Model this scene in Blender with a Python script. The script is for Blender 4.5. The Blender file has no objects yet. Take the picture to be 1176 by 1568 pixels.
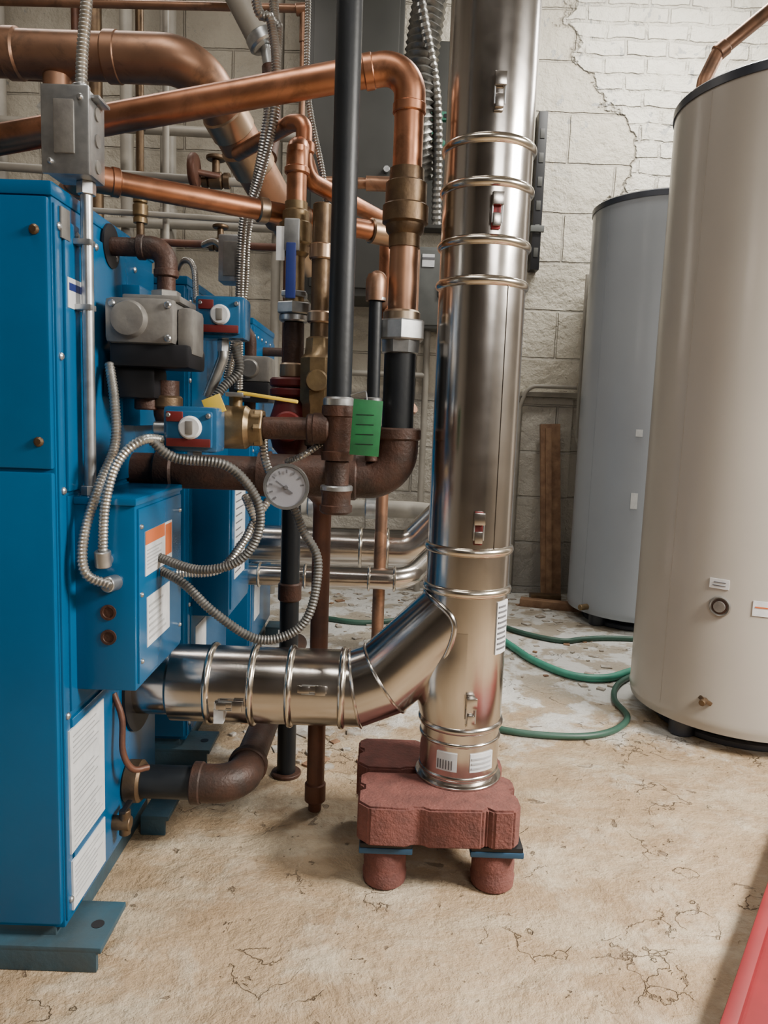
import bpy, bmesh, math, random
from mathutils import Vector, Matrix
random.seed(7)
S = 2/3.0          # layout units -> metres
V = Vector

# ------------------------------------------------------------------ materials
def _nt(name):
    m = bpy.data.materials.new(name); m.use_nodes = True
    nt = m.node_tree
    b = nt.nodes['Principled BSDF']
    return m, nt, b
def pos_node(nt, sc=1.0):
    g = nt.nodes.new('ShaderNodeNewGeometry')
    mp = nt.nodes.new('ShaderNodeMapping')
    f = sc / S
    mp.inputs['Scale'].default_value = (f, f, f)
    nt.links.new(g.outputs['Position'], mp.inputs['Vector'])
    return mp.outputs[0]
def pos_aniso(nt, sx, sy, sz, rz=0):
    g = nt.nodes.new('ShaderNodeNewGeometry'); mp = nt.nodes.new('ShaderNodeMapping')
    mp.inputs['Scale'].default_value = (sx/S, sy/S, sz/S); mp.inputs['Rotation'].default_value = (0, 0, rz)
    nt.links.new(g.outputs['Position'], mp.inputs['Vector']); return mp.outputs[0]
def noise(nt, vec, scale, detail=4, rough=.55, dist=0):
    n = nt.nodes.new('ShaderNodeTexNoise')
    n.inputs['Scale'].default_value = scale; n.inputs['Detail'].default_value = detail
    n.inputs['Roughness'].default_value = rough; n.inputs['Distortion'].default_value = dist
    nt.links.new(vec, n.inputs['Vector']); return n.outputs['Fac']
def ramp(nt, fac, stops):
    r = nt.nodes.new('ShaderNodeValToRGB')
    e = r.color_ramp.elements
    while len(e) < len(stops): e.new(0.5)
    for i, (p, c) in enumerate(stops):
        e[i].position = p
        e[i].color = (c, c, c, 1) if not isinstance(c, tuple) else (*c, 1)
    nt.links.new(fac, r.inputs[0]); return r.outputs[0]
def mixc(nt, fac, a, b, mode='MIX'):
    m = nt.nodes.new('ShaderNodeMix'); m.data_type = 'RGBA'; m.blend_type = mode
    if isinstance(fac, (int, float)): m.inputs[0].default_value = fac
    else: nt.links.new(fac, m.inputs[0])
    for i, x in ((6, a), (7, b)):
        if isinstance(x, tuple): m.inputs[i].default_value = (*x, 1)
        else: nt.links.new(x, m.inputs[i])
    return m.outputs[2]
def bump(nt, h, st, dist, bsdf):
    b = nt.nodes.new('ShaderNodeBump'); b.inputs['Strength'].default_value = st
    b.inputs['Distance'].default_value = dist
    nt.links.new(h, b.inputs['Height']); nt.links.new(b.outputs[0], bsdf.inputs['Normal'])
def math_(nt, op, a, b=None):
    m = nt.nodes.new('ShaderNodeMath'); m.operation = op
    for i, x in enumerate((a, b)):
        if x is None: continue
        if isinstance(x, (int, float)): m.inputs[i].default_value = x
        else: nt.links.new(x, m.inputs[i])
    return m.outputs[0]
def M(name, c1, c2=None, rough=.5, metal=0., ns=8., bmp=0., bsc=60., r2=None, coat=0., spec=None, c3=None):
    m, nt, b = _nt(name)
    v = pos_node(nt)
    c2 = c2 or tuple(x*.75 for x in c1)
    n = noise(nt, v, ns, 5)
    col = mixc(nt, ramp(nt, n, [(.35, 0.), (.65, 1.)]), c1, c2)
    if c3: col = mixc(nt, ramp(nt, noise(nt, v, ns*1.7, 6, .65, .5), [(.50, 0.), (.62, .75)]), col, c3)
    nt.links.new(col, b.inputs['Base Color'])
    b.inputs['Metallic'].default_value = metal
    b.inputs['Coat Weight'].default_value = coat
    if spec is not None: b.inputs['Specular IOR Level'].default_value = spec
    if r2 is not None:
        rr = nt.nodes.new('ShaderNodeMapRange')
        rr.inputs['To Min'].default_value = rough; rr.inputs['To Max'].default_value = r2
        nt.links.new(noise(nt, v, ns*2.3, 4), rr.inputs['Value'])
        nt.links.new(rr.outputs[0], b.inputs['Roughness'])
    else: b.inputs['Roughness'].default_value = rough
    if bmp: bump(nt, noise(nt, v, bsc, 4), bmp, .004, b)
    return m

blue = M('boiler_blue_paint', (.000, .084, .205), (.000, .070, .176), rough=.27, ns=3, bmp=.06, bsc=30)
blue_d = M('boiler_base_paint', (.022, .065, .095), (.03, .05, .06), rough=.5, ns=9, bmp=.2)
steel = M('stainless_flue', (.56, .525, .49), (.50, .47, .44), rough=.12, r2=.28, metal=1, ns=4, bmp=.10, bsc=5)
steel_b = M('stainless_band', (.68, .62, .53), (.57, .52, .45), rough=.22, metal=1)
galv = M('galvanised_steel', (.48, .49, .49), (.34, .35, .36), rough=.35, metal=.9, ns=30)
flexm = M('flexible_conduit_metal', (.48, .47, .44), (.32, .31, .29), rough=.35, metal=.85, ns=30)
flexd = M('flexible_conduit_grey', (.14, .135, .125), (.085, .085, .08), rough=.5, metal=.5, ns=30)
copper = M('copper', (.54, .25, .145), (.38, .17, .095), rough=.28, r2=.5, metal=1, ns=6, bmp=.05, bsc=30, c3=(.26, .13, .08))
copper_o = M('old_copper', (.38, .21, .13), (.26, .145, .095), rough=.34, r2=.55, metal=.85, ns=6, bmp=.05, bsc=30, c3=(.18, .115, .08))
copper_s = M('tinned_copper', (.42, .33, .24), (.34, .22, .14), rough=.3, r2=.45, metal=.9, ns=5)
brass = M('brass', (.28, .20, .105), (.18, .125, .07), rough=.42, metal=.8, ns=20, bmp=.15)
bronze = M('dark_bronze', (.16, .105, .058), (.10, .065, .04), rough=.45, metal=.75, ns=20, bmp=.2)
black = M('black_iron_pipe', (.006, .008, .011), (.010, .012, .014), rough=.45, ns=10, bmp=.08, spec=.35)
iron = M('cast_iron_rusty', (.034, .022, .018), (.070, .032, .021), rough=.5, ns=14, metal=.2, bmp=.3, bsc=120, spec=.35)
rust = M('rusty_pipe', (.13, .052, .03), (.075, .034, .024), rough=.5, metal=.3, ns=12, bmp=.2)
greyp = M('grey_painted_pipe', (.33, .305, .26), (.24, .22, .185), rough=.5, ns=5)
alum = M('cast_aluminium', (.24, .23, .21), (.17, .16, .15), rough=.45, metal=.5, ns=25, bmp=.1)
blackp = M('black_plastic', (.010, .010, .012), rough=.45, spec=.35)
bluep = M('blue_plastic', (.02, .09, .19), (.015, .07, .15), rough=.2, coat=.3)
redp = M('red_paint', (.22, .009, .014), (.17, .008, .011), rough=.5)
redd = M('dark_red_paint', (.12, .013, .013), (.08, .01, .01), rough=.4)
bluh = M('blue_handle', (.015, .03, .16), rough=.4)
yellow = M('yellow_plastic', (.65, .45, .05), rough=.5)
green = M('green_tag', (.01, .14, .042), (.012, .095, .033), rough=.5, ns=25)
greenst = M('green_strut', (.02, .14, .09), rough=.5)
white = M('label_white', (.64, .65, .66), (.52, .54, .56), rough=.5, ns=30)
ink = M('label_ink', (.12, .12, .13), rough=.6)
lightink = M('label_print', (.38, .39, .40), rough=.6)
orange = M('label_orange', (.6, .14, .04), rough=.5)
wood = M('old_wood', (.29, .17, .095), (.17, .09, .05), rough=.75, ns=14, bmp=.3)
redc = M('red_concrete', (.165, .056, .045), (.11, .040, .033), rough=.85, ns=26, bmp=.6, bsc=120)
hose = M('green_hose', (.05, .27, .19), (.04, .20, .14), rough=.45)
hosed = M('dark_hose', (.03, .085, .06), rough=.5)
tank_a = M('tank_beige', (.375, .345, .305), (.34, .315, .28), rough=.24, ns=1.5, bmp=.06, bsc=2.5)
tank_b = M('tank_grey', (.30, .325, .355), (.27, .29, .32), rough=.26, ns=1.5, bmp=.05, bsc=2.5)
dark = M('dark_rim', (.03, .035, .05), rough=.35)
panelg = M('plain_dark_grey', (.040, .040, .036), (.03, .03, .027), rough=.5, ns=3)
panel2 = M('panel_grey', (.10, .105, .10), rough=.5)
foil = M('foil_duct', (.30, .29, .27), (.18, .18, .17), rough=.35, metal=.8, ns=20, bmp=.4)
pad = M('blue_pad', (.015, .06, .12), rough=.6)
debris = M('debris', (.42, .40, .36), (.25, .2, .15), rough=.9, ns=30)
glassd = M('dial_face', (.34, .34, .36), (.28, .28, .31), rough=.15)

def wall_material():
    m, nt, b = _nt('painted_block_wall')
    g = nt.nodes.new('ShaderNodeNewGeometry')
    sx = nt.nodes.new('ShaderNodeSeparateXYZ'); nt.links.new(g.outputs['Position'], sx.inputs[0])
    x = math_(nt, 'DIVIDE', sx.outputs[0], S); y = math_(nt, 'DIVIDE', sx.outputs[1], S); z = math_(nt, 'DIVIDE', sx.outputs[2], S)
    h = math_(nt, 'ADD', x, y)
    cv = nt.nodes.new('ShaderNodeCombineXYZ')
    nt.links.new(math_(nt, 'ADD', h, .05), cv.inputs[0]); nt.links.new(math_(nt, 'ADD', z, 6.4-.06), cv.inputs[1])
    p = pos_node(nt)
    n1 = noise(nt, p, 2.2, 5); n2 = noise(nt, p, 9, 5); n3 = noise(nt, p, 38, 5, .65)
    def brick(w, r, mo, wob):
        t = nt.nodes.new('ShaderNodeTexBrick')
        t.inputs['Scale'].default_value = 1; t.inputs['Brick Width'].default_value = w
        t.inputs['Row Height'].default_value = r; t.inputs['Mortar Size'].default_value = mo
        t.inputs['Mortar Smooth'].default_value = .6
        va = nt.nodes.new('ShaderNodeVectorMath'); va.operation = 'ADD'
        sc = nt.nodes.new('ShaderNodeVectorMath'); sc.operation = 'SCALE'; sc.inputs['Scale'].default_value = wob
        nn = nt.nodes.new('ShaderNodeTexNoise'); nn.inputs['Scale'].default_value = 6; nn.inputs['Detail'].default_value = 5
        nt.links.new(p, nn.inputs['Vector']); nt.links.new(nn.outputs['Color'], sc.inputs[0])
        nt.links.new(cv.outputs[0], va.inputs[0]); nt.links.new(sc.outputs[0], va.inputs[1])
        nt.links.new(va.outputs[0], t.inputs['Vector'])
        return t.outputs['Fac']
    big = brick(.64, .32, .010, .022); small = brick(.27, .105, .014, .05)
    e = math_(nt, 'ADD', x, math_(nt, 'MULTIPLY', z, .35)); e = math_(nt, 'ADD', e, math_(nt, 'MULTIPLY', n1, 1.3))
    e = math_(nt, 'SUBTRACT', e, 3.15)
    mask = ramp(nt, e, [(0., 0.), (.03, 1.)])
    edge = ramp(nt, math_(nt, 'ABSOLUTE', e), [(0., 1.), (.035, 0.)])
    lump = noise(nt, p, 4.5, 5, .6, .8)
    fac = mixc(nt, mask, big, math_(nt, 'MULTIPLY', small, ramp(nt, lump, [(.4, .9), (.6, .15)])))
    base = mixc(nt, ramp(nt, n1, [(.35, 0.), (.7, 1.)]), (.56, .515, .42), (.475, .435, .355))
    base = mixc(nt, math_(nt, 'MULTIPLY', mask, .75), base, (.74, .71, .62))
    base = mixc(nt, ramp(nt, n2, [(.52, 0.), (.75, .4)]), base, (.38, .33, .25))
    flake = ramp(nt, noise(nt, p, 7, 5, .62, 1.0), [(.63, 0.), (.65, .75)])
    base = mixc(nt, math_(nt, 'MULTIPLY', flake, ramp(nt, math_(nt, 'MULTIPLY', z, .25), [(.70, .25), (.80, 1.)])), base, (.33, .335, .33))
    base = mixc(nt, math_(nt, 'MULTIPLY', fac, .36), base, (.26, .235, .20))
    base = mixc(nt, math_(nt, 'MULTIPLY', edge, .45), base, (.23, .20, .16))
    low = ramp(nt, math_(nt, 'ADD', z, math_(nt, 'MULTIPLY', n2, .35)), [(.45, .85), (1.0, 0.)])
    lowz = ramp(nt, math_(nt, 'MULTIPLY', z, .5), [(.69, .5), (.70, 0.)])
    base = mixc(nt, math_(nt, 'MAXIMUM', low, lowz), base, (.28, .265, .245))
    nt.links.new(base, b.inputs['Base Color']); b.inputs['Roughness'].default_value = .45
    hh = math_(nt, 'SUBTRACT', math_(nt, 'MULTIPLY', n3, .5), math_(nt, 'MULTIPLY', fac, 1.1))
    hh = math_(nt, 'ADD', hh, math_(nt, 'MULTIPLY', n2, 1.4)); hh = math_(nt, 'SUBTRACT', hh, math_(nt, 'MULTIPLY', edge, 1.3))
    bump(nt, hh, .8, .018, b)
    return m
wallm = wall_material()

def floor_material():
    m, nt, b = _nt('worn_painted_concrete')
    p = pos_node(nt)
    n1 = noise(nt, p, 1.1, 5, .55); n2 = noise(nt, p, 4.5, 8, .66, .2); n3 = noise(nt, p, 30, 6, .7); n4 = noise(nt, p, 2.3, 9, .70, .4)
    st = noise(nt, pos_aniso(nt, 1.5, 4.5, 1, .35), 1.6, 7, .62, .2)
    c = mixc(nt, ramp(nt, n1, [(.32, 0.), (.68, 1.)]), (.34, .235, .135), (.40, .295, .185))
    c = mixc(nt, ramp(nt, st, [(.47, 0.), (.60, .65)]), c, (.49, .405, .285))
    c = mixc(nt, ramp(nt, n2, [(.52, 0.), (.62, .5)]), c, (.53, .46, .35))
    c = mixc(nt, ramp(nt, n4, [(.53, 0.), (.60, .65)]), c, (.27, .178, .098))
    c = mixc(nt, ramp(nt, n3, [(.50, 0.), (.72, .45)]), c, (.21, .15, .10))
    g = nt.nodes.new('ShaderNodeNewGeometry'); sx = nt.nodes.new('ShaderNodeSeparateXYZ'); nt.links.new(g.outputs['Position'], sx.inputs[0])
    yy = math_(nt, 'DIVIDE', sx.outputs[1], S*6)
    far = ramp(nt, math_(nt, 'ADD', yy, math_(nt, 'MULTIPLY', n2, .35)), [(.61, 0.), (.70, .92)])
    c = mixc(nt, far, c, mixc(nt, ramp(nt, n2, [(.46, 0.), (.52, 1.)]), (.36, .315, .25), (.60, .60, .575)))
    vo = nt.nodes.new('ShaderNodeTexVoronoi'); vo.feature = 'DISTANCE_TO_EDGE'; vo.inputs['Scale'].default_value = 2.3
    va = nt.nodes.new('ShaderNodeVectorMath'); va.operation = 'ADD'
    nn = nt.nodes.new('ShaderNodeTexNoise'); nn.inputs['Scale'].default_value = 5; nn.inputs['Detail'].default_value = 8
    nt.links.new(p, nn.inputs['Vector']); nt.links.new(p, va.inputs[0]); nt.links.new(nn.outputs['Color'], va.inputs[1])
    nt.links.new(va.outputs[0], vo.inputs['Vector'])
    cr = ramp(nt, vo.outputs['Distance'], [(0., 1.), (.014, 0.)])
    cr = math_(nt, 'MULTIPLY', cr, ramp(nt, noise(nt, p, 2.7, 3), [(.53, 0.), (.58, 1.)]))
    chips = ramp(nt, noise(nt, p, 14, 5, .6, .6), [(.655, 0.), (.675, 1.)])
    specks = ramp(nt, noise(nt, p, 50, 2, .5), [(.715, 0.), (.735, .9)])
    d = math_(nt, 'MAXIMUM', math_(nt, 'MAXIMUM', cr, chips), specks)
    c = mixc(nt, math_(nt, 'MULTIPLY', d, .68), c, (.11, .075, .048))
    nt.links.new(c, b.inputs['Base Color'])
    nt.links.new(ramp(nt, n2, [(.3, .38), (.7, .62)]), b.inputs['Roughness'])
    hh = math_(nt, 'ADD', math_(nt, 'MULTIPLY', n2, 1.5), math_(nt, 'MULTIPLY', n3, .35))
    hh = math_(nt, 'ADD', hh, math_(nt, 'MULTIPLY', n4, 1.3))
    hh = math_(nt, 'SUBTRACT', hh, math_(nt, 'MULTIPLY', d, .9))
    bump(nt, hh, .75, .020, b)
    return m
floorm = floor_material()
ceilm = M('ceiling_paint', (.22, .21, .19), (.175, .17, .155), rough=.8, ns=3)
plainw = M('side_wall_paint', (.27, .245, .21), (.215, .195, .17), rough=.7, ns=2)
darkw = M('rear_wall_paint', (.12, .10, .085), (.08, .07, .06), rough=.7, ns=2)

# ------------------------------------------------------------------ geometry
def frame(d):
    d = d.normalized()
    a = V((0, 0, 1)) if abs(d.z) < .9 else V((1, 0, 0))
    n = (a - d*a.dot(d)).normalized()
    return n, d.cross(n)
def fillet(pts, R, n=8):
    out = [pts[0]]
    for i in range(1, len(pts)-1):
        p, a, b = pts[i], pts[i-1], pts[i+1]
        da, db = (a-p), (b-p)
        ang = da.angle(db)
        if ang > 3.1 or R <= 0: out.append(p); continue
        t = min(R/math.tan(ang/2), da.length*.49 if i > 1 else da.length*.98, db.length*.49 if i < len(pts)-2 else db.length*.98)
        p0 = p+da.normalized()*t; p1 = p+db.normalized()*t
        r = t*math.tan(ang/2)
        bis = (da.normalized()+db.normalized()).normalized()
        c = p+bis*(r/math.sin(ang/2))
        v0, v1 = p0-c, p1-c
        for k in range(n+1):
            out.append(c + v0.slerp(v1, k/n).normalized()*r)
    out.append(pts[-1])
    return out
def catmull(pts, n):
    P = [pts[0]*2-pts[1]] + pts + [pts[-1]*2-pts[-2]]
    out = []
    for i in range(1, len(P)-2):
        a, b, c, d = P[i-1:i+3]
        for k in range(n):
            t = k/n
            out.append(.5*((2*b)+(c-a)*t+(2*a-5*b+4*c-d)*t*t+(3*b-a-3*c+d)*t**3))
    out.append(P[-2]); return out
class Asm:
    def __init__(s, name): s.name = name; s.v = []; s.f = []; s.mi = []; s.mats = []
    def mat(s, m):
        if m not in s.mats: s.mats.append(m)
        return s.mats.index(m)
    def geo(s, vs, fs, m):
        o = len(s.v); s.v += [tuple(v) for v in vs]; k = s.mat(m)
        for f in fs: s.f.append([i+o for i in f]); s.mi.append(k)
    def sweep(s, pts, rad, m, seg=20, caps=True):
        n = len(pts)
        T = [((pts[min(i+1, n-1)]-pts[max(i-1, 0)]).normalized()) for i in range(n)]
        N, _ = frame(T[0]); vs = []; fs = []
        for i in range(n):
            if i: 
                N = T[i-1].rotation_difference(T[i]) @ N
                N = (N-T[i]*N.dot(T[i])).normalized()
            B = T[i].cross(N); r = rad[i] if isinstance(rad, list) else rad
            for k in range(seg):
                a = 2*math.pi*k/seg
                vs.append(pts[i]+(N*math.cos(a)+B*math.sin(a))*r)
        for i in range(n-1):
            for k in range(seg):
                a, b = i*seg+k, i*seg+(k+1) % seg
                fs.append([a, b, b+seg, a+seg])
        if caps: fs.append(list(range(seg))[::-1]); fs.append([(n-1)*seg+k for k in range(seg)])
        s.geo(vs, fs, m)
    def pipe(s, pts, r, m, bend=0, seg=20):
        pts = [V(p) for p in pts]
        if bend: pts = fillet(pts, bend)
        s.sweep(pts, r, m, seg)
    def elbow(s, p, a, b, r, m, R=None, collar=1.18, cl=.35, cm=None):
        """fitting at corner p between directions to a and b, with socket collars"""
        p, a, b = V(p), V(a), V(b); da, db = (a-p).normalized(), (b-p).normalized()
        R = R or r*1.6; ang = da.angle(db); t = R/math.tan(ang/2)
        L = t+r*.9
        s.sweep(fillet([p+da*L, p, p+db*L], R, 10), r*1.08, m, 24)
        for d in (da, db): s.cyl(p+d*(t+r*.5), p+d*(t+r*(.5+cl*2)), r*collar, cm or m, 24, r*.08)
    def lathe(s, p, d, prof, m, seg=24):
        p, d = V(p), V(d).normalized(); N, B = frame(d); vs = []; fs = []
        for t, r in prof:
            for k in range(seg):
                a = 2*math.pi*(k+.5)/seg
                vs.append(p+d*t+(N*math.cos(a)+B*math.sin(a))*max(r, 1e-5))
        for i in range(len(prof)-1):
            for k in range(seg):
                a, b = i*seg+k, i*seg+(k+1) % seg
                fs.append([a, b, b+seg, a+seg])
        fs.append(list(range(seg))[::-1]); fs.append([(len(prof)-1)*seg+k for k in range(seg)])
        s.geo(vs, fs, m)
    def cyl(s, a, b, r, m, seg=24, bev=None):
        a, b = V(a), V(b); L = (b-a).length
        bev = min(r*.12, L*.2) if bev is None else bev
        s.lathe(a, b-a, [(0, r-bev), (bev, r), (L-bev, r), (L, r-bev)], m, seg)
    def hexnut(s, a, b, r, m): s.cyl(a, b, r, m, 6, r*.06)
    def box(s, lo, hi, m, bev=.003, rot=None, piv=None):
        bm = bmesh.new(); bmesh.ops.create_cube(bm, size=1)
        lo, hi = V(lo), V(hi); c = (lo+hi)/2; d = hi-lo
        for v in bm.verts: v.co = V((v.co.x*d.x, v.co.y*d.y, v.co.z*d.z))
        if bev: bmesh.ops.bevel(bm, geom=bm.edges[:], offset=min(bev, min(d)*.45), segments=2, affect='EDGES', profile=.6)
        bm.verts.ensure_lookup_table()
        pv = V(piv) if piv else c
        vs = []
        for v in bm.verts:
            q = v.co+c
            if rot is not None: q = pv+rot@(q-pv)
            vs.append(q)
        s.geo(vs, [[v.index for v in f.verts] for f in bm.faces], m); bm.free()
    def prism(s, poly, z0, z1, m, bev=.006):
        bm = bmesh.new(); vs = [bm.verts.new((x, y, z0)) for x, y in poly]
        f = bm.faces.new(vs); r = bmesh.ops.extrude_face_region(bm, geom=[f])
        for v in [g for g in r['geom'] if isinstance(g, bmesh.types.BMVert)]: v.co.z = z1
        bmesh.ops.recalc_face_normals(bm, faces=bm.faces[:])
        if bev: bmesh.ops.bevel(bm, geom=bm.edges[:], offset=bev, segments=2, affect='EDGES')
        bm.verts.index_update()
        s.geo([v.co.copy() for v in bm.verts], [[v.index for v in f.verts] for f in bm.faces], m); bm.free()
    def flex(s, pts, r, m, step=.0075):
        c = catmull([V(p) for p in pts], 40)
        out = [c[0]]; acc = 0
        for a, b in zip(c, c[1:]):
            L = (b-a).length
            while acc+L >= step/2 and L > 0:
                t = (step/2-acc)/L; a = a.lerp(b, t); out.append(a.copy()); L = (b-a).length; acc = 0
            acc += L
        s.sweep(out, [r if i % 2 else r*.8 for i in range(len(out))], m, 10)
    def patch(s, c, r, a0, a1, z0, z1, m, n=8):
        vs = []; fs = []
        for k in range(n+1):
            a = math.radians(a0+(a1-a0)*k/n)
            for rr in (r-.002, r+.003):
                for z in (z0, z1): vs.append((c[0]+rr*math.cos(a), c[1]+rr*math.sin(a), z))
        for k in range(n):
            o = 4*k; fs += [[o+2, o+6, o+7, o+3], [o+1, o+3, o+7, o+5], [o, o+4, o+6, o+2]]
        fs += [[0, 2, 3, 1], [4*n, 4*n+1, 4*n+3, 4*n+2]]
        s.geo(vs, fs, m)
    def screw(s, p, d, r=.008, m=None):
        s.lathe(p, d, [(0, r), (.003, r), (.006, r*.6)], m or galv, 10)
    def finish(s):
        me = bpy.data.meshes.new(s.name); me.from_pydata(s.v, [], s.f)
        for m in s.mats: me.materials.append(m)
        me.polygons.foreach_set('material_index', s.mi)
        bm = bmesh.new(); bm.from_mesh(me); bmesh.ops.recalc_face_normals(bm, faces=bm.faces[:]); bm.to_mesh(me); bm.free()
        me.polygons.foreach_set('use_smooth', [True]*len(me.polygons))
        me.set_sharp_from_angle(angle=math.radians(38))
        me.transform(Matrix.Scale(S, 4))
        xs = [v.co for v in me.vertices]
        lo = V([min(c[i] for c in xs) for i in range(3)]); hi = V([max(c[i] for c in xs) for i in range(3)])
        o = V(((lo.x+hi.x)/2, (lo.y+hi.y)/2, lo.z))
        me.transform(Matrix.Translation(-o))
        ob = bpy.data.objects.new(s.name, me); ob.location = o
        bpy.context.scene.collection.objects.link(ob); return ob

# ------------------------------------------------------------------ room
def slab(name, lo, hi, m):
    a = Asm(name); a.box(lo, hi, m, 0); return a.finish()
RX0, RX1, RY0, RY1, RH = -3.2, 3.0, -2.6, 5.2, 4.3
slab('floor', (RX0-.1, RY0-.1, -.1), (RX1+.1, RY1+.1, 0), floorm)
slab('ceiling', (RX0-.1, RY0-.1, RH), (RX1+.1, RY1+.1, RH+.1), ceilm)
slab('wall_back', (RX0-.1, RY1, 0), (RX1+.1, RY1+.1, RH), wallm)
slab('wall_left', (RX0-.1, RY0-.1, 0), (RX0, RY1, RH), plainw)
slab('wall_right', (RX1, RY0-.1, 0), (RX1+.1, RY1, RH), plainw)
slab('wall_front', (RX0, RY0-.1, 0), (RX1, RY0, RH), darkw)
a = Asm('trim_1'); a.box((.915, 5.13, 1.385), (1.30, 5.2, 1.42), greyp, .006); a.box((.93, 5.165, 0), (1.28, 5.2, 1.385), wallm, .01)
a.finish()

# ------------------------------------------------------------------ boilers
def boiler(name, X, Y, H, depth, front_w=.95, detail=True):
    a = Asm(name)
    x0 = X-front_w; y1 = Y+depth
    sm = H*.664
    a.box((x0, Y, .075), (X, y1, H-.012), blue, .006)
    a.box((x0-.006, Y-.008, H-.02), (X+.004, y1+.006, H+.008), blue, .006)     # lid
    a.box((x0+.01, Y-.012, sm), (X-.004, Y+.01, H-.022), blue, .005)
    a.box((x0+.01, Y-.012, .09), (X-.004, Y+.01, sm-.007), blue, .005)
    a.box((X-.004, Y+.004, .09), (X+.004, Y+.035, H-.03), blue, .002)
    a.box((X-.004, Y+.042, sm-.05), (X+.007, y1-.01, H-.05), blue, .004)
    a.box((X-.004, Y+.042, .55), (X+.005, y1-.01, sm-.058), blue, .004)
    a.box((X-.004, Y+.042, .09), (X+.006, y1-.01, .535), blue, .004)
    for z in (.13, .55, 1.03, 1.30, H-.07):
        a.screw((X+.004, Y+.02, z), (1, 0, 0))
    for z in (H-.085, 1.13): a.screw((X-.028, Y-.012, z), (0, -1, 0), .010, bronze)
    for y in (.10, .2, .32, .45): a.screw((X+.006, Y+y, H-.07), (1, 0, 0))
    a.box((x0, Y-.0, .0), (X-.02, y1, .08), blue_d, .004)
    a.box((x0, Y-.035, .044), (X+.09, Y+.12, .058), blue_d, .003)
    a.box((x0, Y-.035, .0), (X+.08, Y-.022, .05), blue_d, .003)
    a.box((X-.0, y1-.13, .044), (X+.08, y1, .058), blue_d, .003)
    a.box((X+.0, y1-.13, .0), (X+.07, y1-.118, .05), blue_d, .003)
    a.lathe((X+.055, Y+.04, .0575), (0, 0, 1), [(0, .014), (.0015, .014)], blackp, 16)
    return a
X1 = -.66
a = boiler('boiler', X1, 1.48, 1.62, .62)
a.box((X1+.004, 1.50, .235), (X1+.0085, 1.69, .515), white, 0)
a.box((X1+.004, 1.505, .10), (X1+.0085, 1.69, .215), white, 0)
for i in range(22):
    z = .495-.012*i
    if i in (6, 7, 14): continue
    a.box((X1+.008, 1.515, z), (X1+.009, 1.515+random.uniform(.11, .165), z+.003), lightink, 0)
for i in range(7): a.box((X1+.008, 1.515, .195-.012*i), (X1+.009, 1.515+random.uniform(.11, .165), .198-.012*i), lightink, 0)
a.box((X1+.006, 1.53, 1.40), (X1+.0085, 1.60, 1.46), white, 0)
a.box((X1+.008, 1.535, 1.435), (X1+.009, 1.595, 1.45), bluh, 0)
a.box((X1+.008, 1.625, 1.385), (X1+.0095, 1.66, 1.43), white, 0)
a.box((X1+.004, 1.505, 1.53), (X1+.009, 1.545, 1.59), alum, .002)
a.lathe((X1+.004, 1.77, 1.572), (1, 0, 0), [(0, .05), (.006, .05), (.006, .034)], blackp, 24)
a.lathe((X1+.004, 1.95, .465), (1, 0, 0), [(0, .135), (.01, .135), (.01, .11)], blackp, 28)
a.box((X1, 1.84, 1.16), (X1+.05, 2.06, 1.50), blue, .006)
# small drain cock and bleed loop low on the side
a.cyl((X1+.004, 1.75, .165), (X1+.05, 1.75, .165), .018, bronze); a.cyl((X1+.035, 1.75, .135), (X1+.035, 1.75, .20), .014, bronze)
a.box((X1+.028, 1.73, .198), (X1+.042, 1.79, .206), blackp, .002)
a.sweep(catmull([V((X1+.006, 1.76, .50)), V((X1+.03, 1.75, .44)), V((X1+.035, 1.74, .36)), V((X1+.055, 1.75, .31)), V((X1+.085, 1.78, .30))], 10), .008, rust, 10)
bx0, bx1, by0, by1, bz0, bz1 = X1, -.527, 1.55, 1.90, .59, 1.01
a.box((bx0, by0, bz0), (bx1, by1, bz1), blue, .004)
a.box((bx0+.005, by0-.006, bz1-.012), (bx1+.005, by1, bz1+.004), blue, .003)
a.box((bx1-.004, by0+.012, bz0+.012), (bx1+.005, by1-.012, bz1-.02), blue, .003)
for y in (by0+.025, by1-.03):
    for z in (bz0+.06, .80, bz1-.06): a.screw((bx1+.004, y, z), (1, 0, 0), .006)
for z in (.765, .71): a.lathe((-.585, by0, z), (0, -1, 0), [(0, .017), (.003, .017), (.003, .012), (.0005, .011)], iron, 20)
a.box((bx1+.004, 1.60, .835), (bx1+.0065, 1.80, .935), white, 0)
a.box((bx1+.006, 1.60, .905), (bx1+.0072, 1.74, .935), orange, 0)
a.box((bx1+.006, 1.745, .855), (bx1+.0072, 1.795, .93), orange, 0)
a.box((bx1+.004, 1.61, .67), (bx1+.0065, 1.78, .785), white, 0)
for i in range(6):
    a.box((bx1+.006, 1.61, .85+.008*i), (bx1+.0072, 1.61+random.uniform(.08, .12), .853+.008*i), lightink, 0)
    a.box((bx1+.006, 1.62, .685+.015*i), (bx1+.0072, 1.62+random.uniform(.08, .14), .69+.015*i), lightink, 0)
a.finish()

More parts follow.
